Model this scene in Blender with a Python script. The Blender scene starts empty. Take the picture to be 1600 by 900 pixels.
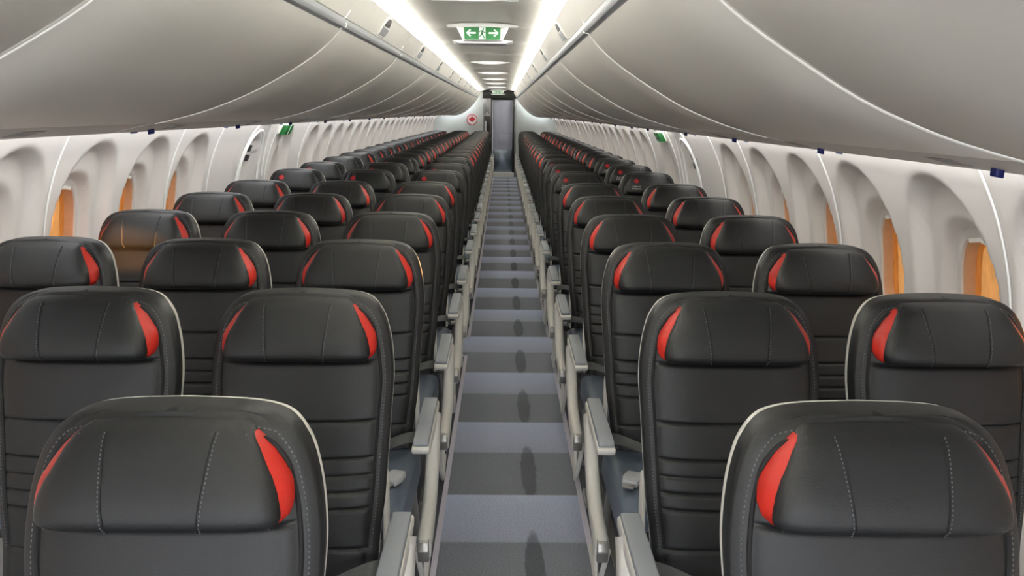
import bpy, bmesh, math, random
from mathutils import Vector, Matrix
random.seed(4)
S = bpy.context.scene
C = S.collection

# ------------------------------------------------------------------ camera
F, PIT, YAW, ROLL = 1226.6, .2211, .0135, .0115
CAM = Vector((-.0426, 0, 1.589))
_fw = Vector((math.sin(YAW), math.cos(YAW), 0)); _rt = Vector((math.cos(YAW), -math.sin(YAW), 0)); _up = Vector((0, 0, 1))
_f2 = _fw*math.cos(PIT) - _up*math.sin(PIT); _u2 = _up*math.cos(PIT) + _fw*math.sin(PIT)
_r3 = _rt*math.cos(ROLL) + _u2*math.sin(ROLL); _u3 = _u2*math.cos(ROLL) - _rt*math.sin(ROLL)
cd = bpy.data.cameras.new('camera'); cam = bpy.data.objects.new('camera', cd); C.objects.link(cam)
cd.sensor_width = 36; cd.lens = F/1600*36; cd.clip_start = .05
M4 = Matrix((_r3, _u3, -_f2)).transposed().to_4x4(); M4.translation = CAM
cam.matrix_world = M4
S.camera = cam
# ------------------------------------------------------------------ world, exposure, lamps
w = bpy.data.worlds.new('world'); S.world = w; w.use_nodes = True
w.node_tree.nodes['Background'].inputs[0].default_value = (.93, .96, 1., 1)
w.node_tree.nodes['Background'].inputs[1].default_value = 2.9
S.view_settings.view_transform = 'Standard'; S.view_settings.look = 'None'
S.view_settings.gamma = 1; S.view_settings.exposure = 0.3
COVE, WASH, WINDOW = 112.0, 15.0, .14
# low sun reaching the cabin through one right-hand window, tinted by its brown cover
sl = bpy.data.lights.new('low_sun', 'SPOT'); slo = bpy.data.objects.new('low_sun', sl); C.objects.link(slo)
sl.energy = 110000; sl.color = (1, .85, .7); sl.spot_size = math.radians(2.5); sl.spot_blend = .3; sl.shadow_soft_size = .02

# ------------------------------------------------------------------ materials
def mat(name, col, rough=.5, metal=0., bump=0., bscale=300., var=0., emit=None, estr=0., coat=0., spec=.5):
    m = bpy.data.materials.new(name); m.use_nodes = True
    nt = m.node_tree; b = nt.nodes['Principled BSDF']
    b.inputs['Roughness'].default_value = rough; b.inputs['Metallic'].default_value = metal
    b.inputs['Specular IOR Level'].default_value = spec
    if coat: b.inputs['Coat Weight'].default_value = coat; b.inputs['Coat Roughness'].default_value = .25
    tc = nt.nodes.new('ShaderNodeTexCoord')
    n = nt.nodes.new('ShaderNodeTexNoise'); n.inputs['Scale'].default_value = bscale; n.inputs['Detail'].default_value = 4
    nt.links.new(tc.outputs['Object'], n.inputs['Vector'])
    mx = nt.nodes.new('ShaderNodeMix'); mx.data_type = 'RGBA'
    mx.inputs[6].default_value = (*[c*(1-var) for c in col], 1); mx.inputs[7].default_value = (*[min(1, c*(1+var)) for c in col], 1)
    nt.links.new(n.outputs['Fac'], mx.inputs[0]); nt.links.new(mx.outputs[2], b.inputs['Base Color'])
    if bump:
        bp = nt.nodes.new('ShaderNodeBump'); bp.inputs['Strength'].default_value = bump; bp.inputs['Distance'].default_value = .002
        nt.links.new(n.outputs['Fac'], bp.inputs['Height']); nt.links.new(bp.outputs['Normal'], b.inputs['Normal'])
    if emit:
        b.inputs['Emission Color'].default_value = (*emit, 1); b.inputs['Emission Strength'].default_value = estr
    return m
LEATHER = mat('black_leather', (.0098, .0104, .0115), .47, bump=.25, bscale=420, var=.15)
LEATHER_PAN = mat('slate_leather', (.12, .155, .21), .4, bump=.2, bscale=380, var=.12)
THREAD = mat('grey_thread', (.13, .135, .14), .8)
SEAM = mat('seam_shadow', (.008, .008, .009), .8)
RED = mat('red_leather', (.49, .017, .008), .45, bump=.2, bscale=300, var=.1)
REDPRINT = mat('red_print', (.42, .004, .008), .5)
WHITEPRINT = mat('white_print', (.75, .75, .75), .6)
CREAM = mat('cream_plastic', (.91, .89, .83), .35, bump=.03, bscale=200, var=.03)
PAD = mat('grey_armrest_pad', (.33, .36, .395), .38, bump=.15, bscale=350, var=.08)
BELT = mat('grey_webbing', (.085, .09, .093), .6, bump=.3, bscale=500, var=.2)
BUCKLE = mat('pale_plastic_buckle', (.62, .64, .66), .3)
METAL = mat('brushed_metal', (.45, .44, .42), .35, metal=.8, var=.1)
DARKMETAL = mat('dark_metal', (.05, .05, .052), .45, metal=.4)
WALLP = mat('ivory_wall_laminate', (.70, .675, .65), .42, bump=.05, bscale=260, var=.015)
JOINT = mat('white_joint_strip', (.9, .9, .89), .35)
BIN = mat('warm_grey_bin_laminate', (.72, .70, .64), .42, bump=.04, bscale=240, var=.02)
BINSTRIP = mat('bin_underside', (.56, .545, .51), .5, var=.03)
SEAM_GLINT = mat('pale_seam_highlight', (.80, .78, .73), .3)  # pale colour standing for light caught on rounded bin edges
RAIL = mat('pale_grey_rail', (.40, .415, .425), .3)
CEIL = mat('ceiling_laminate', (.60, .59, .545), .5, bump=.04, bscale=200, var=.015)
CRES = mat('white_fairing', (.62, .62, .61), .3)
CRES_GLOW = mat('glowing_white_crescent', (.88, .88, .88), .3, emit=(1, .98, .95), estr=.22)  # white ceiling crescents, weak emission added to brighten them
BLUE = mat('blue_plastic', (.012, .02, .16), .35)
BLUEFILM = mat('lavender_film', (.36, .42, .85), .3)
PLAC = mat('grey_placard', (.27, .265, .25), .5)
GREEN = mat('green_sign', (.001, .105, .016), .45, emit=(.002, .25, .04), estr=.04)
SIGNWHITE = mat('sign_white', (.6, .66, .62), .45, emit=(.8, .9, .85), estr=.08)
BULK = mat('pale_bulkhead', (.56, .60, .58), .45, bump=.03, bscale=120, var=.03)
GALLEY = mat('galley_metal', (.33, .33, .34), .3, metal=.7, var=.2, bscale=12)
HEADER = mat('dark_grey_header', (.013, .013, .0128), .65, var=.3, bscale=14, spec=.15)
BLACK = mat('black_plastic', (.01, .01, .011), .4)
DOORM = mat('lavender_white_door', (.56, .58, .72), .3, var=.04, bscale=4)
STEEL = mat('blue_grey_steel', (.30, .36, .42), .25, metal=.75, var=.25, bscale=5)
STRIPM = mat('pale_floor_strip', (.82, .79, .9), .5, var=.06, bscale=40)
LED = mat('led_strip', (.9, .9, .9), .5, emit=(1, .985, .94), estr=COVE)
LEDW = mat('led_wall_wash', (.9, .9, .9), .5, emit=(1, .985, .95), estr=WASH)

def pane_material():
    m = bpy.data.materials.new('brown_window_cover'); m.use_nodes = True; nt = m.node_tree; b = nt.nodes['Principled BSDF']
    tc = nt.nodes.new('ShaderNodeTexCoord'); mp = nt.nodes.new('ShaderNodeMapping'); mp.inputs['Scale'].default_value = (3, 14, 3)
    n = nt.nodes.new('ShaderNodeTexNoise'); n.inputs['Scale'].default_value = 3; n.inputs['Detail'].default_value = 6
    r = nt.nodes.new('ShaderNodeValToRGB')
    r.color_ramp.elements[0].position = .3; r.color_ramp.elements[0].color = (.34, .105, .010, 1)
    r.color_ramp.elements[1].position = .75; r.color_ramp.elements[1].color = (.56, .22, .035, 1)
    nt.links.new(tc.outputs['Object'], mp.inputs[0]); nt.links.new(mp.outputs[0], n.inputs['Vector']); nt.links.new(n.outputs['Fac'], r.inputs[0])
    nt.links.new(r.outputs[0], b.inputs['Base Color']); nt.links.new(r.outputs[0], b.inputs['Emission Color'])
    b.inputs['Emission Strength'].default_value = WINDOW; b.inputs['Roughness'].default_value = .45
    tr = nt.nodes.new('ShaderNodeBsdfTransparent'); tr.inputs[0].default_value = (.88, .45, .16, 1)
    ms = nt.nodes.new('ShaderNodeMixShader'); ms.inputs[0].default_value = .13; out = nt.nodes['Material Output']
    nt.links.new(b.outputs[0], ms.inputs[1]); nt.links.new(tr.outputs[0], ms.inputs[2]); nt.links.new(ms.outputs[0], out.inputs[0])
    return m
PANE = pane_material()
REVEAL = mat('reveal_window_light_tint', (.62, .40, .26), .4, var=.12, bscale=30)  # orange light from the window put into the reveal's colour

def carpet_material():
    m = bpy.data.materials.new('banded_slate_carpet'); m.use_nodes = True; nt = m.node_tree; b = nt.nodes['Principled BSDF']
    N = lambda t: nt.nodes.new('ShaderNode'+t); L = nt.links.new
    def math_(op, a, bb=None):
        q = N('Math'); q.operation = op
        for i, s in enumerate((a, bb)):
            if s is None: continue
            if isinstance(s, (int, float)): q.inputs[i].default_value = s
            else: L(s, q.inputs[i])
        return q.outputs[0]
    tc = N('TexCoord'); sp = N('SeparateXYZ'); L(tc.outputs['Object'], sp.inputs[0]); X, Y = sp.outputs[0], sp.outputs[1]
    # woven bands: pale just before every far edge, fading to dark
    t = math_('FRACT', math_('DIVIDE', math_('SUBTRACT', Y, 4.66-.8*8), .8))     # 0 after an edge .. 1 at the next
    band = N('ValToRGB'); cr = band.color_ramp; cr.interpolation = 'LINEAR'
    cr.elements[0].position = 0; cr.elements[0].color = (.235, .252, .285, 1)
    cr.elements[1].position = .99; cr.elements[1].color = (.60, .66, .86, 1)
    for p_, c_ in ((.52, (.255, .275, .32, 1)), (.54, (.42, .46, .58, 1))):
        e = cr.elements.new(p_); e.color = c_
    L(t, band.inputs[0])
    # fine weave
    n = N('TexNoise'); n.inputs['Scale'].default_value = 170; n.inputs['Detail'].default_value = 3; L(tc.outputs['Object'], n.inputs['Vector'])
    nf = N('MapRange'); nf.inputs[3].default_value = .45; nf.inputs[4].default_value = 1.55; L(n.outputs['Fac'], nf.inputs[0])
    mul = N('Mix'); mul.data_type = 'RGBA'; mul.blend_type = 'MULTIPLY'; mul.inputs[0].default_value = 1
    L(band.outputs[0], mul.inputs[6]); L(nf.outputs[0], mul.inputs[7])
    # damp shoe marks, one a step
    d1 = math_('DIVIDE', math_('SUBTRACT', X, .085), .033)
    d2 = math_('DIVIDE', math_('SUBTRACT', t, .29), .31)
    d = math_('ADD', math_('MULTIPLY', d1, d1), math_('MULTIPLY', d2, d2))
    n2 = N('TexNoise'); n2.inputs['Scale'].default_value = 14; L(tc.outputs['Object'], n2.inputs['Vector'])
    st = N('MapRange'); st.inputs[1].default_value = .9; st.inputs[2].default_value = 1.35; st.inputs[3].default_value = .5; st.inputs[4].default_value = 1.
    L(math_('ADD', d, math_('MULTIPLY', math_('SUBTRACT', n2.outputs['Fac'], .5), 1.)), st.inputs[0])
    mul2 = N('Mix'); mul2.data_type = 'RGBA'; mul2.blend_type = 'MULTIPLY'; mul2.inputs[0].default_value = 1
    L(mul.outputs[2], mul2.inputs[6]); L(st.outputs[0], mul2.inputs[7])
    # darker plain carpet under the seats
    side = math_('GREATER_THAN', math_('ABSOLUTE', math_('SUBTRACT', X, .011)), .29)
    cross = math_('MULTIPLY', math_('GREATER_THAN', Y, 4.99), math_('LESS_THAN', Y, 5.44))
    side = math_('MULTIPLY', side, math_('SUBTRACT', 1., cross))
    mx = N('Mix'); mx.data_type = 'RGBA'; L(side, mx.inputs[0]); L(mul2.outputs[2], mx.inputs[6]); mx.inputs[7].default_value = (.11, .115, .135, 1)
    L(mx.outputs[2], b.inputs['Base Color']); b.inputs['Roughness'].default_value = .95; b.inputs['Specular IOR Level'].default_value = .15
    bp = N('Bump'); bp.inputs['Strength'].default_value = .5; bp.inputs['Distance'].default_value = .003
    L(n.outputs['Fac'], bp.inputs['Height']); L(bp.outputs['Normal'], b.inputs['Normal'])
    return m
CARPET = carpet_material()

# ------------------------------------------------------------------ mesh helpers
class MB:
    def __init__(s): s.v = []; s.f = []; s.m = []
    def add(s, vs, fs, mi=0):
        o = len(s.v); s.v += [tuple(q) for q in vs]; s.f += [tuple(i+o for i in f) for f in fs]; s.m += [mi]*len(fs); return s
    def grid(s, rows, closed=False, mi=0, flip=False):
        n = len(rows[0]); vs = [q for r in rows for q in r]; fs = []
        for i in range(len(rows)-1):
            for j in range(n if closed else n-1):
                a, b = i*n+j, i*n+(j+1) % n; c, d = b+n, a+n
                fs.append((a, d, c, b) if flip else (a, b, c, d))
        return s.add(vs, fs, mi)
    def box(s, x0, x1, y0, y1, z0, z1, mi=0):
        vs = [(x, y, z) for z in (z0, z1) for y in (y0, y1) for x in (x0, x1)]
        return s.add(vs, [(0, 2, 3, 1), (4, 5, 7, 6), (0, 1, 5, 4), (2, 6, 7, 3), (0, 4, 6, 2), (1, 3, 7, 5)], mi)
    def prism(s, pts, fn, d0, d1, mi=0):
        """outline pts (a,b) extruded between depths d0,d1; fn(a,b,d) -> xyz"""
        n = len(pts); vs = [fn(a, b, d0) for a, b in pts] + [fn(a, b, d1) for a, b in pts]
        fs = [tuple(range(n)), tuple(range(2*n-1, n-1, -1))] + [(i, i+n, (i+1) % n+n, (i+1) % n) for i in range(n)]
        return s.add(vs, fs, mi)
    def tube(s, path, r, k=6, mi=0, closed=False):
        path = [Vector(p) for p in path]; rows = []; n = len(path)
        for i, p in enumerate(path):
            if closed: t = path[(i+1) % n]-path[i-1]
            else: t = path[min(i+1, n-1)]-path[max(i-1, 0)]
            t.normalize(); a = t.cross(Vector((0, 0, 1)));
            if a.length < .1: a = t.cross(Vector((1, 0, 0)))
            a.normalize(); b = t.cross(a)
            rows.append([p+a*r*math.cos(2*math.pi*j/k)+b*r*math.sin(2*math.pi*j/k) for j in range(k)])
        if closed: rows.append(rows[0])
        s.grid(rows, True, mi)
        if not closed:
            o = len(s.v)
            s.add(rows[0], [tuple(range(k-1, -1, -1))], mi); s.add(rows[-1], [tuple(range(k))], mi)
        return s
    def mesh(s, name, mats, smooth=True, bevel=0., seg=2, weld=True, ang=40):
        me = bpy.data.meshes.new(name); me.from_pydata(s.v, [], s.f)
        for m_ in (mats if isinstance(mats, (list, tuple)) else [mats]): me.materials.append(m_)
        me.polygons.foreach_set('material_index', s.m)
        bm = bmesh.new(); bm.from_mesh(me)
        if weld: bmesh.ops.remove_doubles(bm, verts=bm.verts, dist=1e-5)
        bmesh.ops.recalc_face_normals(bm, faces=bm.faces)
        if bevel:
            es = [e for e in bm.edges if len(e.link_faces) == 2 and e.calc_face_angle(0) > math.radians(28)]
            bmesh.ops.bevel(bm, geom=es, offset=bevel, segments=seg, affect='EDGES', profile=.5, clamp_overlap=True)
        for f in bm.faces: f.smooth = smooth
        if smooth:
            for e in bm.edges:
                if len(e.link_faces) == 2 and e.calc_face_angle(0) > math.radians(ang): e.smooth = False
        bm.to_mesh(me); bm.free(); return me
def obj(name, me, parent=None, loc=None):
    o = bpy.data.objects.new(name, me); C.objects.link(o)
    if parent: o.parent = parent
    if loc: o.location = loc
    return o
def tag(o, label=None, cat=None, group=None, kind=None):
    for k, v in (('label', label), ('category', cat), ('group', group), ('kind', kind)):
        if v: o[k] = v
    return o
def empty(name, loc=(0, 0, 0)):
    o = bpy.data.objects.new(name, None); C.objects.link(o); o.location = loc; o.empty_display_size = .1; return o
def copy_tree(o, parent=None):
    c = o.copy(); C.objects.link(c)
    if parent: c.parent = parent
    for ch in o.children: copy_tree(ch, c)
    return c
def interp(tab, x):
    if x <= tab[0][0]: return tab[0][1]
    for (a, b), (c, d) in zip(tab, tab[1:]):
        if x <= c: return b+(d-b)*(x-a)/(c-a)
    return tab[-1][1]
def spline(tab, n):
    """smooth Catmull-Rom through points"""
    P = [Vector(p) for p in tab]; P = [P[0]*2-P[1]]+P+[P[-1]*2-P[-2]]; out = []
    for i in range(1, len(P)-2):
        for k in range(n):
            t = k/n; a, b, c, d = P[i-1:i+3]
            out.append(.5*((2*b)+(c-a)*t+(2*a-5*b+4*c-d)*t*t+(3*b-a-3*c+d)*t**3))
    out.append(P[-2]); return out
def sstep(a, b, x):
    t = max(0., min(1., (x-a)/(b-a))); return t*t*(3-2*t)

# ------------------------------------------------------------------ cabin section
YF, YB = -2.2, 19.6                        # front and back of the built cabin
WC, BC = -.235, -.185                      # centre of the walls, centre of bins and ceiling
SH = -.012                                 # small lean of the section
def taper(Y): return 0 if Y < 11.5 else .15*((Y-11.5)/8.1)**1.5
WALLTAB = [(0, 1.50), (.3, 1.60), (.6, 1.655), (.9, 1.68), (1.1, 1.66), (1.3, 1.60), (1.46, 1.52), (1.56, 1.45)]
def wall_half(z): return interp(WALLTAB, z)
WT = [p for p in spline([Vector((z, h, 0)) for z, h in WALLTAB], 12)]
WTAB = [(p[0], p[1]) for p in WT]
def wall_pt(side, Y, z, out=0.):
    h = interp(WTAB, z) + out - taper(Y)
    x = WC + side*h
    return (x, Y, z + SH*(x-BC))
ZP, PW, PH = 1.03, .138, .20               # pane centre height and half sizes
def sup(a, b, n=2.6): return (abs(a)**n+abs(b)**n)**(1/n)
def scoop(u, z):
    """how deep the window scoop is pressed into the wall at u from the window centre"""
    if abs(u) > .285: return 0
    un = (u-.03*sstep(1.0, 1.4, z))/.25
    if z > 1.0: g = 1-abs(un)**2.2-((z-1.0)/.425)**2.4
    else: g = 1-abs(un)**2.2-(max(0, 1.0-z)/.55)**3
    d = .060*sstep(0, .20, g)
    g2 = 1-sup(u/.185, (z-ZP)/(.265 if z > ZP else .30), 2.4)
    d += .045*sstep(0, .15, g2)
    return d
def ylist(y0, y1, wins, base=14):
    ys = {round(y0+(y1-y0)*i/base, 5) for i in range(base+1)}
    for c in wins:
        for k in range(-22, 23): ys.add(round(c+k*.0128, 5))
    ys = sorted(y for y in ys if y0 <= y <= y1); out = [ys[0]]
    for y in ys[1:]:
        if y-out[-1] > .006: out.append(y)
    out[-1] = y1; return out
ZL = [0, .15, .3, .45, .55]+[.6+.02*i for i in range(21)]+[1.02+.0145*i for i in range(30)]+[1.45, 1.47, 1.5, 1.54]
ZL = sorted(set(round(z, 4) for z in ZL))
def panel_mesh(side, y0, y1, wins, yo=0., door=None):
    """one sidewall panel from y0 to y1, returned with y measured from yo"""
    ys = ylist(y0, y1, wins); rows = []
    for z in ZL:
        r = []
        for y in ys:
            o = sum(scoop(y-c, z) for c in wins)
            e = min(y-y0, y1-y)
            o += .006*(1-sstep(0, .012, e))            # edges turned outwards into the joint
            if door:
                g = 1-sup((y-door)/.30, (z-.9)/.60, 2.5); o += .035*sstep(0, .06, g)
                g = 1-sup((y-door)/.22, (z-.95)/.455, 2.3); o += .035*sstep(0, .05, g)
            p = wall_pt(side, y, z, o); r.append((p[0], p[1]-yo, p[2]))
        rows.append(r)
    m = MB(); n = len(ys); vs = [q for r in rows for q in r]; fs = []
    for i in range(len(ZL)-1):
        for j in range(n-1):
            yc, zc = (ys[j]+ys[j+1])/2, (ZL[i]+ZL[i+1])/2
            if any(sup((yc-c)/(PW+.002), (zc-ZP)/(PH+.002)) < 1 for c in wins): continue
            fs.append((i*n+j, i*n+j+1, (i+1)*n+j+1, (i+1)*n+j))
    m.add(vs, fs); return m.mesh('sidewall_panel', WALLP, ang=70)
def joint_mesh(side, y, yo=0.):
    m = MB(); pts = [wall_pt(side, y, z, .001) for z in ZL[::2]+[1.54]]
    m.tube([(p[0], p[1]-yo, p[2]) for p in pts], .0042, 6); return m.mesh('joint_strip', JOINT)
def window_meshes(side, c, yo):
    """reveal ring, pane and the shade slot of one window"""
    N = 40
    def ring(k, out, dz=0.):
        r = []
        for i in range(N):
            a = 2*math.pi*i/N; ca, sa = math.cos(a), math.sin(a); q = sup(ca, sa)
            y, z = c+PW*k*ca/q, ZP+PH*k*sa/q
            base = wall_half(ZP)*1.0
            p = wall_pt(side, y, z, out); r.append((p[0], p[1]-yo, p[2]))
        return r
    m = MB()
    def lip(k, off):
        r = []
        for i in range(N):
            a = 2*math.pi*i/N; ca, sa = math.cos(a), math.sin(a); q = sup(ca, sa)
            u, z = PW*k*ca/q, ZP+PH*k*sa/q
            p = wall_pt(side, c+u, z, scoop(u, z)+off); r.append((p[0], p[1]-yo, p[2]))
        return r
    m.grid([lip(1.15, .0005), lip(1.12, -.0025), lip(1.0, -.003), lip(.97, .004)], True)
    m.grid([lip(.97, .004), lip(.962, .015), ring(.955, .13), ring(.95, .17)], True, 1)
    rev = m.mesh('window_reveal', [WALLP, REVEAL])
    m = MB(); m.add(ring(.958, .150), [tuple(range(N))])
    pane = m.mesh('pane', PANE, smooth=False)
    m = MB(); rows = []
    for z, o in ((ZP+PH*.93, .10), (ZP+PH*1.0, .10), (ZP+PH*1.0, .125), (ZP+PH*.93, .135)):
        r = []
        for i in range(9):
            p = wall_pt(side, c-.06+.015*i, z-.012*abs(i-4)/4, o); r.append((p[0], p[1]-yo, p[2]))
        rows.append(r)
    m.grid(rows+[rows[0]]); sh = m.mesh('shade_lip', CREAM)
    return rev, pane, sh
WN = [0]
def build_wall(side, segs, doors):
    wall = tag(empty('wall_left' if side < 0 else 'wall_right'), kind='structure')
    cache = {}
    for (y0, y1, wins) in segs:
        tap = y1 > 11.4
        key = (round(y1-y0, 3), tuple(round(c-y0, 3) for c in wins))
        if tap or key not in cache:
            g = (panel_mesh(side, y0, y1, wins, y0), joint_mesh(side, y0, y0), [window_meshes(side, c, y0) for c in wins])
            if not tap: cache[key] = g
        else: g = cache[key]
        obj('sidewall_panel', g[0], wall, (0, y0, 0)); obj('joint_strip', g[1], wall, (0, y0, 0))
        for ms, c in zip(g[2], wins):
            WN[0] += 1
            wo = tag(obj('window_%d' % WN[0], ms[0], None, (0, y0, 0)), kind='structure')
            obj('pane', ms[1], wo); obj('shade_lip', ms[2], wo)
    return wall
P = 1.165
def std(y): return (y, y+P, (y+.2925, y+.875))
def segs_for(j0, n0, half, plain, door, single, j1, cw, cs):
    s = []
    y = j0-2*P-1*P
    for i in range(n0+1): s.append(std(y)); y += P
    s.append((y, plain, (cw,)))
    s.append((plain, door, ())); s.append((single, j1, (cs,)))
    y = j1
    while y+P < YB+.2: s.append(std(y)); y += P
    if y < YB-.15: s.append((y, YB, (y+.2925,) if YB-y > .6 else ()))
    return s
LS = segs_for(2.015, 4, 0, 4.96, 5.42, 6.20, 7.19, 4.62, 6.55)
RS = segs_for(2.19, 4, 0, 5.16, 5.66, 6.52, 7.50, 4.83, 6.86)
wl = build_wall(-1, LS, None); wr = build_wall(1, RS, None)
def exit_door(n, side, y0, y1):
    c = (y0+y1)/2
    d = tag(obj('door_%d' % n, panel_mesh(side, y0, y1, (), 0, c)), kind='structure')
    d.data.materials[0] = WALLP
    for k, rr in ((.232, .009), (.305, .006)):
        m = MB(); pts = []
        for i in range(48):
            a = 2*math.pi*i/48; ca, sa = math.cos(a), math.sin(a); q = sup(ca, sa, 2.3)
            pts.append(wall_pt(side, c+k*ca/q, .95-.05*(k > .3)+(k+.235 if k < .3 else .31+.30)*sa/q, .012 if k < .3 else .0))
        m.tube(pts, rr, 6, closed=True); obj('door_seal', m.mesh('door_seal', JOINT), d)
    for zc in (1.285, 1.215):
        m = MB()
        f = lambda a, b, dd: wall_pt(side, c+.02+a, zc+b, dd)
        m.prism([(-.05, -.022), (.03, -.026), (.05, .02), (-.02, .026)], f, .045, .075); obj('handle_recess', m.mesh('handle_recess', BLACK, bevel=.004), d)
    return d
exit_door(1, -1, 5.42, 6.20); exit_door(2, 1, 5.66, 6.52)

# floor, strips
fl = MB().grid([[(-2, YF, 0), (1.6, YF, 0)], [(-2, 21, 0), (1.6, 21, 0)]]).mesh('floor', CARPET, smooth=False)
floor = tag(obj('floor', fl), kind='structure')
def strip(x0, x1, y0, y1, name='floor_strip', mt=STRIPM, z=.005):
    obj(name, MB().box(x0, x1, y0, y1, .0005, z).mesh(name, mt, smooth=False, bevel=.0015, seg=1), floor)
for x in (-.276, .298):
    sgn = -1 if x < 0 else 1
    strip(x-.011, x+.011, -2.1, 4.99); strip(x-.011, x+.011, 5.44, 19.4)
    for y in (4.99, 5.44): strip(min(x-.011*sgn, x+.12*sgn), max(x-.011*sgn, x+.12*sgn), y-.008, y+.008)
for x in (-1.72, -1.0, -.36, .385, 1.16): strip(x-.018, x+.018, -2.1, 19.3, 'seat_track', METAL, .008)

# ceiling
ceil = tag(empty('ceiling'), kind='structure')
CP = [(0, 2.10), (.12, 2.0985), (.24, 2.092), (.34, 2.081), (.42, 2.075), (.49, 2.07), (.53, 2.05), (.55, 2.01), (.555, 1.93)]
prof = [(BC-h, z) for h, z in CP[::-1]]+[(BC+h, z) for h, z in CP[1:]]
prof = spline([Vector((x, z, 0)) for x, z in prof], 3)
def ceil_panel(L):
    m = MB(); rows = []
    for y, dz in ((0, .006), (.006, .0), (.25*L, 0), (.5*L, 0), (.75*L, 0), (L-.006, 0), (L, .006)):
        rows.append([(p[0], y, p[1]+dz) for p in prof])
    return m.grid(rows).mesh('ceiling_panel', CEIL, ang=60)
cpm = ceil_panel(1.2)
y = YF
while y < YB-.01:
    obj('ceiling_panel', cpm, ceil, (0, y, 0)); y += 1.2
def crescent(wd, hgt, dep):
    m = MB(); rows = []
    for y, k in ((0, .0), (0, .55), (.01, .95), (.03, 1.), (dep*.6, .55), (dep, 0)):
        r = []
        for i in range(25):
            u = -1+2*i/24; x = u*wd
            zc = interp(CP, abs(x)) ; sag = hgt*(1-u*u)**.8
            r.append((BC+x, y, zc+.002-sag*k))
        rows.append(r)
    return m.grid(rows).mesh('crescent_rib', CRES_GLOW)
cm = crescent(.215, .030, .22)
for y in (3.72, 6.0, 8.6, 10.9, 12.9, 14.9, 17.2): obj('crescent_rib', cm, ceil, (0, y, 0))

# hidden light strips of the cove and the wall wash
def led(side, c0, h, z, wd, mt, nrm, name, label):
    m = MB(); rows = []
    for i in range(28):
        Y = YF+.05+(YB-YF-.4)*i/27
        hh = h-(taper(Y)*(h-.46)/.98 if h > .46 else 0); x = c0+side*hh; zz = z+SH*(x-BC)*(h > .6)
        dx, dz = nrm; rows.append([(x-side*dz*wd/2, Y, zz+dx*wd/2), (x+side*dz*wd/2, Y, zz-dx*wd/2)])
    o = obj(name, m.grid(rows).mesh(name, mt, smooth=False)); tag(o, label, 'light', kind=None); return o
led(-1, BC, .44, 2.032, .04, LED, (.25, 1), 'cove_light', 'white light strip hidden in ceiling cove above the three-seat side bins')
led(1, BC, .44, 2.032, .04, LED, (.25, 1), 'cove_light', 'white light strip hidden in ceiling cove above the two-seat side bins')
led(-1, BC, 1.395, 1.525, .03, LEDW, (-.5, 1), 'wall_light', 'white light strip washing the window wall beside the three-seat side')
led(1, BC, 1.395, 1.525, .03, LEDW, (-.5, 1), 'wall_light', 'white light strip washing the window wall beside the two-seat side')

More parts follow.
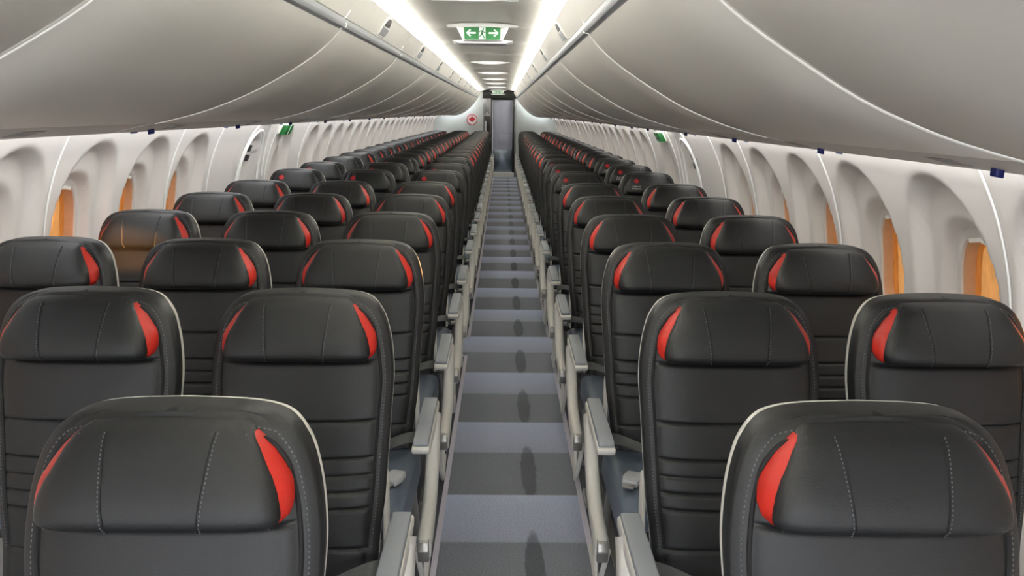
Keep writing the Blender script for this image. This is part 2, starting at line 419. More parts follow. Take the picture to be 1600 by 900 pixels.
# ------------------------------------------------------------------ overhead bins
BP = spline([Vector((h, z, 0)) for h, z in ((.475, 1.885), (.51, 1.845), (.58, 1.785), (.68, 1.72), (.84, 1.632), (1.0, 1.568), (1.12, 1.533), (1.20, 1.514))], 5)
BL = 1.62
def bpt(side, h, Y, z):
    hh = h-(taper(Y)*(h-.46)/.98 if h > .46 else 0); x = BC+side*hh
    z -= .6*taper(Y)*max(0, math.sin(math.pi*max(0, min(1, (h-.47)/.91))))
    return (x, Y, z+SH*(x-BC)*min(1, max(0, (h-.46)/.4)))
def bin_meshes(side, Y0):
    g = .002
    ys = [Y0+g, Y0+g+.012, Y0+.4, Y0+.8, Y0+1.2, Y0+BL-g-.012, Y0+BL-g]
    def sweep(pts, name, mt, ys=ys, roll=.010, ang=50):
        m = MB(); rows = []
        for i, Y in enumerate(ys):
            o = roll if i in (0, len(ys)-1) else 0; r = []
            for h, z in pts:
                p = bpt(side, h, Y, z+o); r.append((p[0], p[1]-Y0, p[2]))
            rows.append(r)
        m.grid(rows); return m.mesh(name, mt, ang=ang)
    dp = [(p[0], p[1]) for p in BP]
    dp = [(.50, 1.886), (.480, 1.8865)]+dp+[(1.21, 1.518), (1.212, 1.545)]
    door = sweep(dp, 'bin_door', BIN)
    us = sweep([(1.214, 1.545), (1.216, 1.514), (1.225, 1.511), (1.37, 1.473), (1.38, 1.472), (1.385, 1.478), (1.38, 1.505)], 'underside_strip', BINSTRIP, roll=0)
    fa = sweep([(.47, 1.925), (.452, 1.926), (.42, 1.975), (.394, 2.018), (.390, 2.023), (.394, 2.025), (.41, 2.02), (.44, 2.0), (.50, 1.99)], 'upper_fascia', BIN, roll=0)
    ra = sweep([(.56, 1.8868), (.473, 1.8868), (.470, 1.8895), (.457, 1.890), (.453, 1.894), (.449, 1.903), (.4505, 1.905), (.447, 1.914), (.446, 1.917), (.475, 1.921)], 'latch_rail', RAIL, ys=[Y0+.003, Y0+.4, Y0+.8, Y0+1.2, Y0+BL-.003], roll=.0, ang=25)
    tr = MB().tube([(lambda p: (p[0]+0, p[1]-Y0+.006, p[2]))(bpt(side, h, Y0, z-.0005)) for h, z in dp[2:-1]], .0026, 5).mesh('seam_highlight', SEAM_GLINT)  # added tube that draws the highlight along the bin seam
    # pointed latch: recess plate, dark opening, paddle
    c = Y0+BL/2
    def fpt(a, b, d):                      # a along y, b up the fascia, d out of it
        t = b; h = .452-.62*t-.004*math.sin(t*30); z = 1.926+.98*t
        h -= d*.85; z -= d*.5
        p = bpt(side, h, c+a, z); return (p[0], p[1]-Y0, p[2])
    arch = [(-.10, .006), (.10, .006)]+[(.10*math.cos(t*math.pi/2)**.8, .03+.066*math.sin(t*math.pi/2)) for t in (.0, .25, .5, .7, .85, 1.)]+[(-.10*math.cos(t*math.pi/2)**.8, .03+.066*math.sin(t*math.pi/2)) for t in (.85, .7, .5, .25, .0)]
    la = MB().prism(arch, fpt, -.004, .004).mesh('latch', CREAM, bevel=.0015, seg=1)
    hole = MB().prism([(a*.72, .010+(b-.006)*.84) for a, b in arch if b > .045] , fpt, .0, .0055).mesh('latch_opening', DARKMETAL, smooth=False)
    pad = MB().prism([(-.076, .012), (.076, .012), (.078, .046), (-.078, .046)], fpt, .0, .008).mesh('latch_paddle', RAIL, bevel=.002, seg=1)
    # underside: grey placard, blue hook, film
    def upt(a, b, d):
        h = 1.222+b*.155; z = 1.5118-b*.040-d
        p = bpt(side, h, Y0+a, z); return (p[0], p[1]-Y0, p[2])
    return door, us, fa, ra, tr, la, hole, pad
def psu_meshes(side, Y0):
    def upt(a, b, d):
        h = 1.222+b*.155; z = 1.5118-b*.040-d
        p = bpt(side, h, Y0+a, z); return (p[0], p[1]-Y0, p[2])
    pl = MB().prism([(-.05, .30), (.07, .30), (.07, .72), (-.05, .72)], upt, -.002, .002).mesh('placard', PLAC, smooth=False)
    hk = MB().prism([(-.155, .66), (-.138, .64), (-.132, .68), (-.145, .72), (-.165, .76), (-.170, .74), (-.158, .70)], upt, -.002, .020).mesh('hook', BLUE, bevel=.002, seg=1)
    fm = MB().prism([(-.25, .96), (-.19, .96), (-.18, 1.0), (-.20, 1.02), (-.24, 1.01)], upt, -.001, .005).mesh('film_edge', BLUEFILM, bevel=.001, seg=1)
    return pl, hk, fm
ORD = ['first', 'second', 'third', 'fourth', 'fifth', 'sixth', 'seventh', 'eighth', 'ninth', 'tenth', 'eleventh', 'twelfth', 'thirteenth', 'fourteenth',
       'fifteenth', 'sixteenth', 'seventeenth', 'eighteenth', 'nineteenth', 'twentieth', 'twenty-first', 'twenty-second', 'twenty-third', 'twenty-fourth']
for side, st, word in ((-1, 1.49, 'three-seat'), (1, 1.575, 'two-seat')):
    cache = None; k = -2; num = 0
    while st+k*BL < YB-.3:
        Y0 = st+k*BL
        if Y0+BL > 11.4 or cache is None: ms = bin_meshes(side, Y0)
        if cache is None: cache = ms
        if Y0+BL <= 11.4: ms = cache
        b = empty('overhead_bin', (0, Y0, 0))
        for m_ in ms[:5]: obj(m_.name.split('.')[0], m_, b)
        la = obj('latch', ms[5], b); obj('latch_opening', ms[6], la); obj('latch_paddle', ms[7], la)
        for q in range(-3, 17):
            yq = (2.04 if side > 0 else 2.42)+1.1*q
            if Y0 <= yq < Y0+BL:
                yq = min(max(yq, Y0+.28), Y0+BL-.08)
                for m_ in psu_meshes(side, yq): obj(m_.name.split('.')[0], m_, b, (0, yq-Y0, 0))
        tag(b, 'warm grey curved overhead bin above the %s side, %s' % (word, ORD[k+1]+' from the front' if k >= -1 else 'out of view at the front end'), 'overhead bin', 'overhead bins')
        num += 1; k += 1

# ------------------------------------------------------------------ flat emblem shapes
LEAF = [(0, 1), (.16, .66), (.36, .76), (.28, .28), (.52, .50), (.58, .36), (.90, .40), (.78, .14), (.90, .04), (.46, -.34), (.54, -.52), (.07, -.44), (.07, -.82)]
LEAF = LEAF+[(-x, y) for x, y in LEAF[::-1] if x > 0]
def fan_prism(m, pts, fn, d0, d1, mi=0):
    return m.prism(pts, fn, d0, d1, mi)

# ------------------------------------------------------------------ seats (front of the seat looks towards -y)
ZT = 1.16
def lean(z): return -.25*(ZT-z)
OUT = [(.19, .47), (.192, .55), (.204, .65), (.211, .76), (.217, .86), (.222, .94), (.217, 1.01), (.207, 1.06), (.194, 1.095), (.170, 1.126), (.14, 1.140), (.09, 1.147), (.0, 1.150)]
OC = [(p[0], p[1]) for p in spline([Vector((a, b, 0)) for a, b in OUT], 5)]
def hw(z):
    for (a, b), (c, d) in zip(OC, OC[1:]):
        if b <= z <= d: return a+(c-a)*(z-b)/max(1e-9, d-b)
    return OC[0][0] if z < OC[0][1] else 0.
GROOVES = (.99, .85, .764, .722, .684, .645, .545)
def front_y(x, z):
    """front face of the backrest"""
    h = max(hw(z), .02); u = min(1., abs(x)/h)
    y = lean(z)-.030*(1-u**5)-.012*(1-u*u)*sstep(.5, .6, z)*(1-sstep(.95, 1.1, z))*.6
    y += .02*sstep(1.11, 1.15, z)*.6
    for g in GROOVES:
        if u < .86: y += .0065*math.exp(-((z-g-.008*(1-u*u)*(g < .6)+.0)/.0035)**2)
        if g < .84 and g > .6 and u < .86: y += -.0
    y += .004*math.exp(-((u-.87)/.02)**2)
    return y
def backrest_mesh():
    zs = {round(.47+.023*i, 4) for i in range(31)}
    for g in GROOVES: zs |= {round(g+d, 4) for d in (-.012, -.007, -.0035, 0, .0035, .007, .012)}
    zs |= {1.125, 1.132, 1.138, 1.142, 1.145, 1.147, 1.1485, 1.1495}
    zs = sorted(z for z in zs if z < 1.1496); us = [-1, -.985, -.95, -.9, -.87, -.84, -.78, -.65, -.48, -.3, -.1]; us = us+[-u for u in us[::-1]]
    rows = []
    for z in zs:
        h = hw(z); r = [(-h*.99, lean(z)+.045, z), (-h, lean(z)+.02, z)]
        r += [(u*h, front_y(u*h, z), z) for u in us]
        r += [(h, lean(z)+.02, z), (h*.99, lean(z)+.045, z)]; rows.append(r)
    rows.append([(p[0]*0, lean(1.15)+.012+.3*(p[1]-lean(1.149)), 1.15) for p in rows[-1]])
    m = MB().grid(rows); m.grid([[r[0] for r in rows], [r[-1] for r in rows]])
    return m.mesh('backrest', LEATHER, ang=80)
def outline(inset, z0, zmax=ZT):
    pts = []
    for a, b in OC:
        if b < z0: continue
        k = inset
        cz = .95
        dx, dz = a, max(0, b-1.02)
        n = math.hypot(dx, dz*1.6) or 1
        pts.append((max(0, a-k*(dx/n) if a > k else 0), b-k*(dz*1.6/n)))
    return [(-x, z) for x, z in pts[::-1]][::-1][0:0]+[(-x, z) for x, z in pts]+[(x, z) for x, z in pts[::-1]][1:]
def piping_mesh():
    pts = outline(.027, .55); m = MB()
    m.tube([(x, front_y(x, min(z, 1.14))-.0012, z) for x, z in pts], .0042, 6)
    return m.mesh('piping', SEAM)
def border_stitch():
    pts = outline(.016, .55); m = MB()
    P_ = [Vector((x, front_y(x, min(z, 1.142))-.0004, z)) for x, z in pts]; dash(m, P_, .008, .004, .0011); return m.mesh('stitching', THREAD)
def dash(m, P_, step, ln, r):
    acc = 0
    for a, b in zip(P_, P_[1:]):
        L_ = (b-a).length
        while acc < L_:
            p = a+(b-a)*(acc/L_); d = (b-a).normalized()*ln/2; m.tube([p-d, p+d], r, 4); acc += step
        acc -= L_
def shell_mesh():
    m = MB(); pr = outline(.003, .50)
    def f(x, z, d): return (x, lean(z)+d, z)
    rows = []
    for k, d in ((.985, .036), (1.0, .047), (1.0, .060), (.93, .078), (.6, .08), (.0, .08)):
        rows.append([(x*k, lean(z)+d, (z-.8)*k+.8-.001) for x, z in pr])
    m.grid(rows, True); return m.mesh('back_shell', CREAM, ang=50)
HB, HT = .995, 1.143
HWT = [(0, .150), (.04, .166), (.12, .174), (.22, .175), (.4, .169), (.6, .156), (.8, .141), (.92, .129), (.97, .121), (1, .112)]
HPT = [(0, .0), (.02, .030), (.06, .049), (.14, .060), (.3, .063), (.5, .057), (.7, .047), (.86, .036), (.94, .024), (1, .004)]
def hpt(u, t):
    ww = interp(HWT, t); z = HB+(HT-HB)*t-.006*u*u*(t > .5)*t; x = u*ww
    e = (1-abs(u)**7)**.5 if abs(u) < 1 else 0
    th = interp(HPT, t)*(.52+.48*e)
    return Vector((x, lean(z)-.026-th, z))
def headrest_mesh():
    ts = [0, .02, .05, .09, .14, .2, .28, .38, .5, .6, .7, .8, .87, .92, .96, 1]
    us = [-1, -.985, -.95, -.88, -.75, -.55, -.3, 0]; us = us+[-u for u in us[-2::-1]]
    rows = []
    for t in ts:
        r = [hpt(u, t) for u in us]; a, b = r[0].copy(), r[-1].copy()
        a.y = b.y = lean(a.z)-.01; rows.append([a]+r+[b])
    m = MB().grid(rows)
    m.grid([[Vector((q.x, lean(q.z)-.01, q.z)) for q in rows[0]], rows[0]]); m.grid([rows[-1], [Vector((q.x, lean(q.z)-.01, q.z)) for q in rows[-1]]])
    return m.mesh('headrest', LEATHER, ang=75)
def red_mesh(sg):
    m = MB(); rows = []
    n = 18
    for i in range(n+1):
        t = .07+.86*i/n; s = max(0, math.sin(math.pi*min(1, (i+.2)/(n+.4))))**.75
        a = hpt(sg, t); a = a+Vector((-sg*.002, -.001, 0)); ww = .014*s+.001
        b = Vector((a.x+sg*(ww*.55+.003), a.y+.010, a.z-.001)); c = Vector((a.x+sg*(ww+.004), a.y+.026, a.z-.002))
        d = Vector((a.x+sg*(ww+.001), max(a.y+.034, lean(a.z)-.012), a.z-.002)); e = Vector((a.x, lean(a.z)-.01, a.z))
        rows.append([a, b, c, d, e])
    m.grid(rows); m.add(rows[0], [(0, 1, 2, 3, 4)]); m.add(rows[-1], [(4, 3, 2, 1, 0)])
    return m.mesh('red_stripe', RED, ang=60)
def head_stitch():
    m = MB()
    for sg in (-1, 1):
        pts = []
        for i in range(24):
            t = .06+.88*i/23; x = (.062+.016*t); q = hpt(sg*x/interp(HWT, t), t); q.y -= .0004; pts.append(q)
        m.tube(pts, .0011, 4, mi=1); dash(m, [p+Vector((sg*.004, 0, 0)) for p in pts], .0065, .0032, .0009)
        pts = [hpt(sg*.97, .06+.88*i/23)+Vector((-sg*.003, -.0006, 0)) for i in range(24)]
        dash(m, pts, .0065, .0032, .0009)
    return m.mesh('stitching', [THREAD, SEAM])
def pan_mesh():
    m = MB(); rows = []
    prof_ = [(-.60, .40), (-.615, .43), (-.61, .455), (-.585, .472), (-.53, .480), (-.42, .476), (-.30, .470), (-.19, .466), (-.15, .45)]
    prof_ = [(-.56, .375)]+prof_+[(-.13, .40)]
    us = [-1, -1, -.985, -.93, -.8, -.5, 0]; us = us+[-u for u in us[-2::-1]]
    for y, z in spline([Vector((a, b, 0)) for a, b in prof_], 3) and [(p[0], p[1]) for p in spline([Vector((a, b, 0)) for a, b in prof_], 3)]:
        r = []
        for i, u in enumerate(us):
            x = u*.212; zz = z-.018*max(0, (abs(u)-.85)/.15)**2 - (.0 if 0 < i < len(us)-1 else max(0, z-.375))
            zz -= .004*math.exp(-((y+.40)/.005)**2)
            r.append((x, y, zz))
        rows.append(r)
    m.grid(rows); return m.mesh('seat_cushion', LEATHER_PAN, ang=60)
def arm_mesh(sg):
    """cream arm structure on the sg side: pad tray and the spar sweeping down to the front"""
    x0 = sg*.254
    m = MB(); fy = lambda a, b, d: (x0+d, a, b)
    m.prism([(-.515, .598), (-.525, .612), (-.52, .622), (-.16, .634), (-.14, .62), (-.15, .598), (-.30, .585)], fy, -.0265, .0265)
    return m.mesh('armrest', CREAM, bevel=.005, seg=2)
def pad_mesh(sg):
    x0 = sg*.254; m = MB(); fy = lambda a, b, d: (x0+d, a, b)
    m.prism([(-.512, .620), (-.518, .630), (-.50, .640), (-.35, .645), (-.17, .648), (-.158, .632)], fy, -.0235, .0235)
    return m.mesh('armrest_pad', PAD, bevel=.005, seg=3)
def spar_mesh(sg):
    x0 = sg*.268; m = MB()
    cen = spline([Vector((-.20, .60, 0)), Vector((-.235, .54, 0)), Vector((-.285, .46, 0)), Vector((-.37, .395, 0)), Vector((-.47, .36, 0)), Vector((-.56, .345, 0)), Vector((-.60, .335, 0))], 4)
    rows = []
    for i, c in enumerate(cen):
        t = (cen[min(i+1, len(cen)-1)]-cen[max(i-1, 0)]).normalized(); n = Vector((-t.y, t.x, 0)); k = i/(len(cen)-1)
        hwid = .050-.012*math.sin(k*math.pi)-.006*k; th = .021
        ring = []
        for j in range(12):
            a = 2*math.pi*j/12; ca, sa = math.cos(a), math.sin(a); q = sup(ca, sa, 4)
            p = c+n*hwid*ca/q; ring.append((x0+th*sa/q, p.x, p.y))
        rows.append(ring)
    m.grid(rows, True); m.add(rows[0], [tuple(range(12))]); m.add(rows[-1], [tuple(range(11, -1, -1))])
    return m.mesh('side_spar', CREAM, ang=60)
def cap_mesh(sg):
    x0 = sg*.268; m = MB(); f = lambda a, b, d: (x0+d, a, b)
    m.prism([(-.596, .30), (-.622, .31), (-.628, .345), (-.618, .372), (-.598, .375)], f, -.016, .016)
    return m.mesh('spar_cap', METAL, bevel=.004)
def leg_mesh(sg, kind):
    m = MB(); x = sg*.19
    if kind == 'front': m.tube([(x, -.50, .34), (x, -.49, .2), (x, -.44, .05), (x, -.43, .008)], .016, 8); m.box(x-.025, x+.025, -.50, -.38, .001, .03)
    elif kind == 'rear': m.tube([(x, -.22, .36), (x, -.14, .2), (x, -.06, .03)], .014, 8); m.box(x-.022, x+.022, -.10, -.0, .001, .03)
    else: m.tube([(sg*.24, -.54, .30), (sg*.245, -.42, .12), (sg*.24, -.30, .03), (sg*.23, -.05, .025)], .009, 7); m.tube([(sg*.24, -.30, .03), (sg*.24, -.20, .36)], .008, 6)
    return m.mesh('leg' if kind != 'tube' else 'floor_tube', METAL if kind != 'tube' else CREAM, ang=50)
def blade_mesh(sg):
    m = MB(); f = lambda a, b, d: (sg*.186+d, a, b)
    m.prism([(-.02, .42), (.03, .42), (.055, .55), (.058, .63), (.05, .652), (.036, .656), (.024, .645), (.01, .58)], f, -.005, .005)
    return m.mesh('side_bracket', CREAM, bevel=.002)
def beam_mesh():
    m = MB(); m.box(-.20, .20, -.03, .03, -.02, .02); return m.mesh('seat_beam', DARKMETAL, bevel=.006)
def belt_mesh(sg):
    m = MB(); rows = []
    cen = spline([Vector((sg*.222, -.175, .47)), Vector((sg*.215, -.20, .512)), Vector((sg*.17, -.235, .525)), Vector((sg*.08, -.275, .505)), Vector((sg*-.03, -.31, .486)), Vector((sg*-.10, -.34, .483))], 5)
    for i, c in enumerate(cen):
        k = i/(len(cen)-1); w_ = Vector((0, -.8, -.6)).lerp(Vector((.1*sg, -1, -.05)), k).normalized()*.023
        n = Vector((0, 0, .0016)); rows.append([c-w_+n, c+w_+n, c+w_-n, c-w_-n])
    m.grid(rows, True); return m.mesh('seat_belt', BELT, smooth=False)
def hinge_mesh(sg):
    m = MB(); m.tube([(sg*.205, -.19, .49), (sg*.245, -.19, .49)], .011, 8); return m.mesh('belt_hinge', METAL)
def buckle_mesh(sg):
    m = MB(); f = lambda a, b, d: (sg*.165+a*.8+b*.35, -.46+b*.9-a*.3, .484+d)
    m.prism([(-.028, -.035), (.028, -.035), (.034, .0), (.026, .04), (-.026, .04), (-.034, .0)], f, 0, .022)
    return m.mesh('buckle', BUCKLE, bevel=.006, seg=2)
def tongue_mesh(sg):
    m = MB(); f = lambda a, b, d: (sg*.165+a*.8+b*.35, -.46+b*.9-a*.3, .484+d)
    m.prism([(-.02, -.06), (.02, -.06), (.022, -.03), (-.022, -.03)], f, .006, .012)
    return m.mesh('buckle_tongue', METAL, bevel=.001)
def wire(txt, size):
    cu = bpy.data.curves.new('print', 'FONT'); cu.body = txt; cu.size = size; cu.align_x = 'CENTER'; cu.extrude = .0003
    o = bpy.data.objects.new('tmp', cu); C.objects.link(o); dg = bpy.context.evaluated_depsgraph_get()
    me = bpy.data.meshes.new_from_object(o.evaluated_get(dg)); bpy.data.objects.remove(o); return me
def head_on(x, z):                         # point on the headrest face
    t = (z-HB)/(HT-HB); return hpt(max(-1, min(1, x/interp(HWT, t))), t)
def leaf_mesh():
    m = MB(); cx, cz, s = -.095, 1.092, .023
    f = lambda a, b, d: tuple(head_on(cx+a*s, cz+b*s)+Vector((0, -.0008-d, 0)))
    m.prism(LEAF, f, 0, .0006); return m.mesh('leaf_emblem', REDPRINT, smooth=False)
def words_mesh():
    mb = MB()
    for txt, z in (('Preferred', 1.048), ('Pr\u00e9f\u00e9rence', 1.032)):
        me = wire(txt, .0155); base = [v.co.copy() for v in me.vertices]
        mb.add([tuple(head_on(-.095+c.x, z+c.y)+Vector((0, -.0012-c.z, 0))) for c in base], [tuple(p.vertices) for p in me.polygons])
        bpy.data.meshes.remove(me)
    return mb.mesh('printed_words', WHITEPRINT, smooth=False, weld=False)
SM = dict(back=backrest_mesh(), pipe=piping_mesh(), bst=border_stitch(), shell=shell_mesh(), head=headrest_mesh(), hst=head_stitch(),
          pan=pan_mesh(), beam=beam_mesh(), leaf=leaf_mesh(), words=words_mesh())
for sg in (-1, 1):
    SM.update({('red', sg): red_mesh(sg), ('arm', sg): arm_mesh(sg), ('pad', sg): pad_mesh(sg), ('spar', sg): spar_mesh(sg), ('cap', sg): cap_mesh(sg),
               ('lf', sg): leg_mesh(sg, 'front'), ('lr', sg): leg_mesh(sg, 'rear'), ('tube', sg): leg_mesh(sg, 'tube'), ('blade', sg): blade_mesh(sg),
               ('belt', sg): belt_mesh(sg), ('hinge', sg): hinge_mesh(sg), ('buckle', sg): buckle_mesh(sg), ('tongue', sg): tongue_mesh(sg)})
def build_seat(sg, aisle, leaf):
    """sg: the side (in x) on which the aisle lies"""
    s = empty('airplane_seat')
    b = obj('backrest', SM['back'], s); obj('piping', SM['pipe'], b); tag(obj('stitching', SM['bst'], b), kind='stuff')
    tag(obj('back_shell', SM['shell'], s), 'cream plastic back shell edge')
    h = obj('headrest', SM['head'], s); tag(obj('stitching', SM['hst'], h), kind='stuff')
    if leaf:
        tag(obj('leaf_emblem', SM['leaf'], h), 'red maple leaf print'); tag(obj('printed_words', SM['words'], h), 'two lines of small white print')
    else:
        for q in (-1, 1): tag(obj('red_stripe', SM['red', q], h), 'red leather side stripe')
    tag(obj('seat_cushion', SM['pan'], s), 'slate blue leather seat cushion'); obj('seat_beam', SM['beam'], s, (0, -.50, .345)); obj('seat_beam', SM['beam'], s, (0, -.21, .36))
    a = obj('armrest', SM['arm', sg], s); tag(obj('armrest_pad', SM['pad', sg], a), 'grey padded armrest top')
    obj('leg', SM['lf', sg], s); obj('leg', SM['lr', sg], s)
    if aisle:
        sp = obj('side_spar', SM['spar', sg], s); obj('spar_cap', SM['cap', sg], sp)
        obj('floor_tube', SM['tube', sg], s); obj('side_bracket', SM['blade', sg], s)
        be = obj('seat_belt', SM['belt', sg], s); obj('belt_hinge', SM['hinge', sg], be)
    return s
rows = [1.122+.775*i for i in range(6)]+[5.992, 6.84, 7.68]+[7.68+.766*k for k in range(1, 15)]
COLS = [(-1.593, 1, False, 'window seat of the three'), (-1.062, 1, False, 'middle seat of the three'), (-.5315, 1, True, 'aisle seat of the three'),
        (.5258, -1, True, 'aisle seat of the pair'), (1.0565, -1, False, 'window seat of the pair')]
SKIP = {(0, 0), (1, 0), (0, 1), (4, 0)}
PROTO = {}
for r, Y in enumerate(rows):
    leaf = 6 <= r <= 8
    for c, (X, sg, aisle, word) in enumerate(COLS):
        if (c, r) in SKIP: continue
        key = (sg, aisle, leaf)
        if key not in PROTO: PROTO[key] = s = build_seat(*key)
        else: s = copy_tree(PROTO[key])
        k = .62*taper(Y)*(abs(X)-.53)/1.06
        s.location = (X-k*(1 if X > 0 else -1), Y, 0)
        look = 'red leaf emblem' if leaf else 'red headrest stripes'
        tag(s, 'black leather seat with %s, %s row from front, %s' % (look, ORD[r], word), 'airplane seat', 'airplane seats')
        if r == 2 and aisle:
            be = [o for o in s.children if o.name.startswith('seat_belt')][0]
            bk = obj('buckle', SM['buckle', sg], s); obj('buckle_tongue', SM['tongue', sg], bk)

# ------------------------------------------------------------------ signs
def exit_sign(y, k, label):
    e = empty('exit_sign', (BC+.015, y, 0))
    zt = 2.098
    f = lambda a, b, d: (a*k, d, zt-b*k)
    m = MB()                                                            # crescent canopy over the sign
    cr = [(-.215, .016), (-.12, .004), (0, 0), (.12, .004), (.215, .016), (.20, .024), (.12, .028), (0, .024), (-.12, .028), (-.20, .024)]
    m.prism(cr, f, -.012, .05); obj('canopy', m.mesh('canopy', CRES, bevel=.003), e)
    m = MB(); rows_ = []
    m.prism([(-.155, .02), (.155, .02), (.115, .100), (-.115, .100)], f, .0, .10); obj('housing', m.mesh('housing', CRES, bevel=.005), e)
    m = MB(); m.prism([(-.185, .098), (-.10, .104), (.10, .104), (.185, .098), (.14, .116), (-.14, .116)], f, .02, .2); obj('lower_lip', m.mesh('lower_lip', CRES, bevel=.003), e)
    m = MB(); m.prism([(-.105, .024), (-.06, .020), (.06, .020), (.105, .024), (.108, .03), (.106, .092), (.1, .096), (-.1, .096), (-.106, .092), (-.108, .03)], f, -.004, .01)
    g = obj('sign_panel', m.mesh('sign_panel', GREEN, smooth=False), e)
    for sg in (-1, 1):
        m = MB(); q = lambda pts: [(sg*a, b) for a, b in pts]
        m.prism(q([(.038, .053), (.080, .053), (.066, .042), (.073, .036), (.097, .058), (.073, .080), (.066, .074), (.080, .063), (.038, .063)]), f, -.0055, -.003)
        obj('arrow', m.mesh('arrow', SIGNWHITE, smooth=False), g)
    m = MB(); m.prism([(-.020, .027), (.019, .027), (.019, .093), (-.020, .093)], f, -.0055, -.003)
    d_ = obj('doorway_symbol', m.mesh('doorway_symbol', SIGNWHITE, smooth=False), g)
    m = MB()
    for pts in ([(.003, .031), (.009, .031), (.011, .037), (.007, .042), (.002, .040), (.001, .035)], [(-.004, .043), (.006, .042), (.003, .062), (-.006, .060)],
                [(-.006, .058), (.003, .060), (.009, .074), (.016, .088), (.010, .090), (.003, .077), (-.004, .066)], [(-.006, .060), (.0, .062), (-.006, .076), (-.018, .080), (-.019, .075), (-.010, .071)],
                [(-.004, .043), (-.002, .047), (-.011, .050), (-.015, .056), (-.018, .053), (-.013, .045)], [(.005, .043), (.010, .052), (.018, .054), (.018, .058), (.008, .056), (.003, .048)]):
        m.prism(pts, f, -.007, -.005)
    obj('running_figure', m.mesh('running_figure', GREEN, smooth=False), g)
    return tag(e, label, 'exit sign')
exit_sign(4.86, 1.0, 'green exit sign with two arrows under the ceiling above the aisle, nearer one')
exit_sign(19.40, 1.0, 'small distant green exit sign over the door at the aisle end')
def wall_exit(side, y, label):
    e = empty('wall_exit_sign'); f = lambda a, b, d: wall_pt(side, y+a, 1.435-b, -d)
    m = MB(); m.prism([(-.09, -.02), (.12, -.02), (.12, .055), (-.09, .055)], f, -.02, .012); obj('bracket', m.mesh('bracket', CREAM, bevel=.004), e)
    for a0, a1 in ((-.075, .0), (.012, .09)):
        m = MB(); m.prism([(a0, -.01), (a1, -.01), (a1, .062), (a0, .062)], f, .010, .055); obj('sign_panel', m.mesh('sign_panel', GREEN, bevel=.003), e)
    m = MB(); m.prism([(-.002, -.01), (.014, -.01), (.014, .062), (-.002, .062)], f, .010, .0555); obj('sign_stripe', m.mesh('sign_stripe', SIGNWHITE, bevel=.002), e)
    return tag(e, label, 'exit sign')
wall_exit(-1, 6.33, 'small green exit sign on window wall behind the three-seat side exit')
wall_exit(1, 6.72, 'small green exit sign on window wall behind the two-seat side exit')

# ------------------------------------------------------------------ rear end
wb = tag(empty('wall_back'), kind='structure')
XL, XA, XD0, XD1, XR = -.535, -.345, -.315, .235, .275
obj('bulkhead_panel', MB().box(-2.0, XL, YB, YB+.05, 0, 2.2).mesh('bulkhead_panel', BULK, bevel=.004), wb)
obj('bulkhead_panel', MB().box(XR, 1.6, YB, YB+.05, 0, 2.2).mesh('bulkhead_panel', BULK, bevel=.004), wb)
t1 = tag(obj('trim_1', MB().prism([(XL, 1.90), (XR, 1.90), (XR+.0, 2.055), (XR-.06, 2.085), (XL+.08, 2.085), (XL, 2.055)], lambda a, b, d: (a, d, b), YB-.06, YB+.05).mesh('trim_1', HEADER, bevel=.008)), kind='structure')
obj('upper_wall', MB().box(XL, XR, YB, YB+.05, 1.90, 2.2).mesh('upper_wall', HEADER), wb)
cab = empty('galley_cabinet', (0, YB, 0))
obj('column', MB().box(XL, XA, 0, .5, 0, 1.90).mesh('column', GALLEY, bevel=.006), cab)
obj('upper_door', MB().box(XL+.03, XA-.02, -.012, .0, 1.52, 1.86).mesh('upper_door', GALLEY, bevel=.004), cab)
obj('niche', MB().box(XL+.03, XA-.015, -.008, .0, 1.05, 1.48).mesh('niche', BLACK, bevel=.003), cab)
m = MB(); m.tube([(XL+.065, -.03, 1.10), (XL+.065, -.03, 1.36)], .022, 10); obj('canister', m.mesh('canister', BUCKLE), cab)
obj('lower_door', MB().box(XL+.03, XA-.02, -.012, .0, .12, 1.0).mesh('lower_door', GALLEY, bevel=.004), cab)
obj('latch', MB().box(XL+.07, XL+.12, -.03, -.01, 1.50, 1.56).mesh('latch', METAL, bevel=.004), cab)
tag(cab, 'tall grey metal galley cabinet beside the door at the aisle end', 'cabinet')
d3 = tag(empty('door_3'), kind='structure')
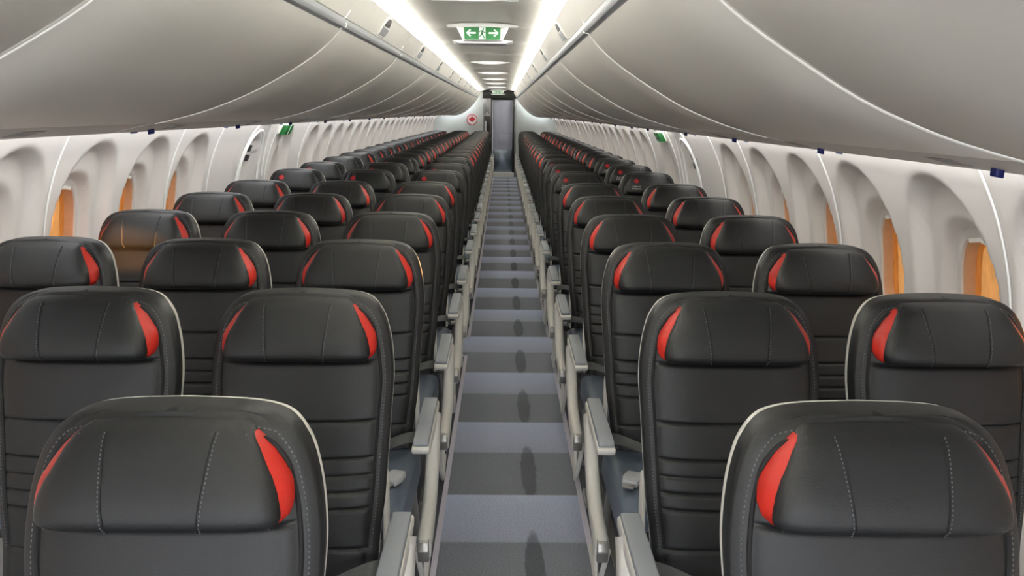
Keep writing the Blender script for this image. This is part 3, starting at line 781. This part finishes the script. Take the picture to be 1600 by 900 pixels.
obj('door_leaf', MB().box(XD0+.01, XD1-.045, YB+.10, YB+.14, .10, 1.90).mesh('door_leaf', DOORM, bevel=.004), d3)
obj('kick_plate', MB().box(XD0+.012, XD1-.05, YB+.088, YB+.10, .13, .66).mesh('kick_plate', STEEL, bevel=.004), d3)
obj('door_panel', MB().box(XD0+.16, XD1-.13, YB+.092, YB+.10, .78, 1.02).mesh('door_panel', DOORM, bevel=.003), d3)
for x0, x1, mt in ((XA, XD0+.008, BLACK), (XD1-.045, XD1, BLACK), (XD1, XR, GALLEY)):
    obj('door_jamb', MB().box(x0, x1, YB+.0, YB+.16, .0, 1.90).mesh('door_jamb', mt, bevel=.003), d3)
obj('sill', MB().box(XD0, XD1, YB-.04, YB+.16, .0, .115).mesh('sill', CREAM, bevel=.006), d3)
obj('header', MB().box(XA, XD1, YB+.06, YB+.16, 1.86, 1.92).mesh('header', HEADER, bevel=.003), d3)
# roundel on the bulkhead
em = empty('wall_emblem', (-.80, YB, 1.385))
def disc(r, n=40): return [(r*math.cos(2*math.pi*i/n), r*math.sin(2*math.pi*i/n)) for i in range(n)]
ff = lambda a, b, d: (a, -d, b)
m = MB(); rr = []
pts0 = []
for i in range(41):
    a = -math.pi/2+.13+(2*math.pi-.26)*i/40; pts0.append((.122*math.cos(a), -.006, .122*math.sin(a)))
m.tube(pts0, .0105, 6); obj('ring', m.mesh('ring', REDPRINT), em)
obj('disc', MB().prism(disc(.118), ff, .0005, .003).mesh('disc', WHITEPRINT, smooth=False), em)
obj('maple_leaf', MB().prism([(a*.088, b*.088+.004) for a, b in LEAF], ff, .003, .007).mesh('maple_leaf', REDPRINT, smooth=False), em)
tag(em, 'round red maple leaf emblem on the pale rear bulkhead', 'emblem')
# aim the low sun through the two-seat side window towards the window column of the three-seat side
tgt = Vector((-1.70, 3.36, 1.0)); win = Vector((1.47, 2.03, 1.10))
d_ = (win-tgt).normalized(); slo.location = tgt+d_*5.0
slo.rotation_euler = (-d_).to_track_quat('-Z', 'Y').to_euler()
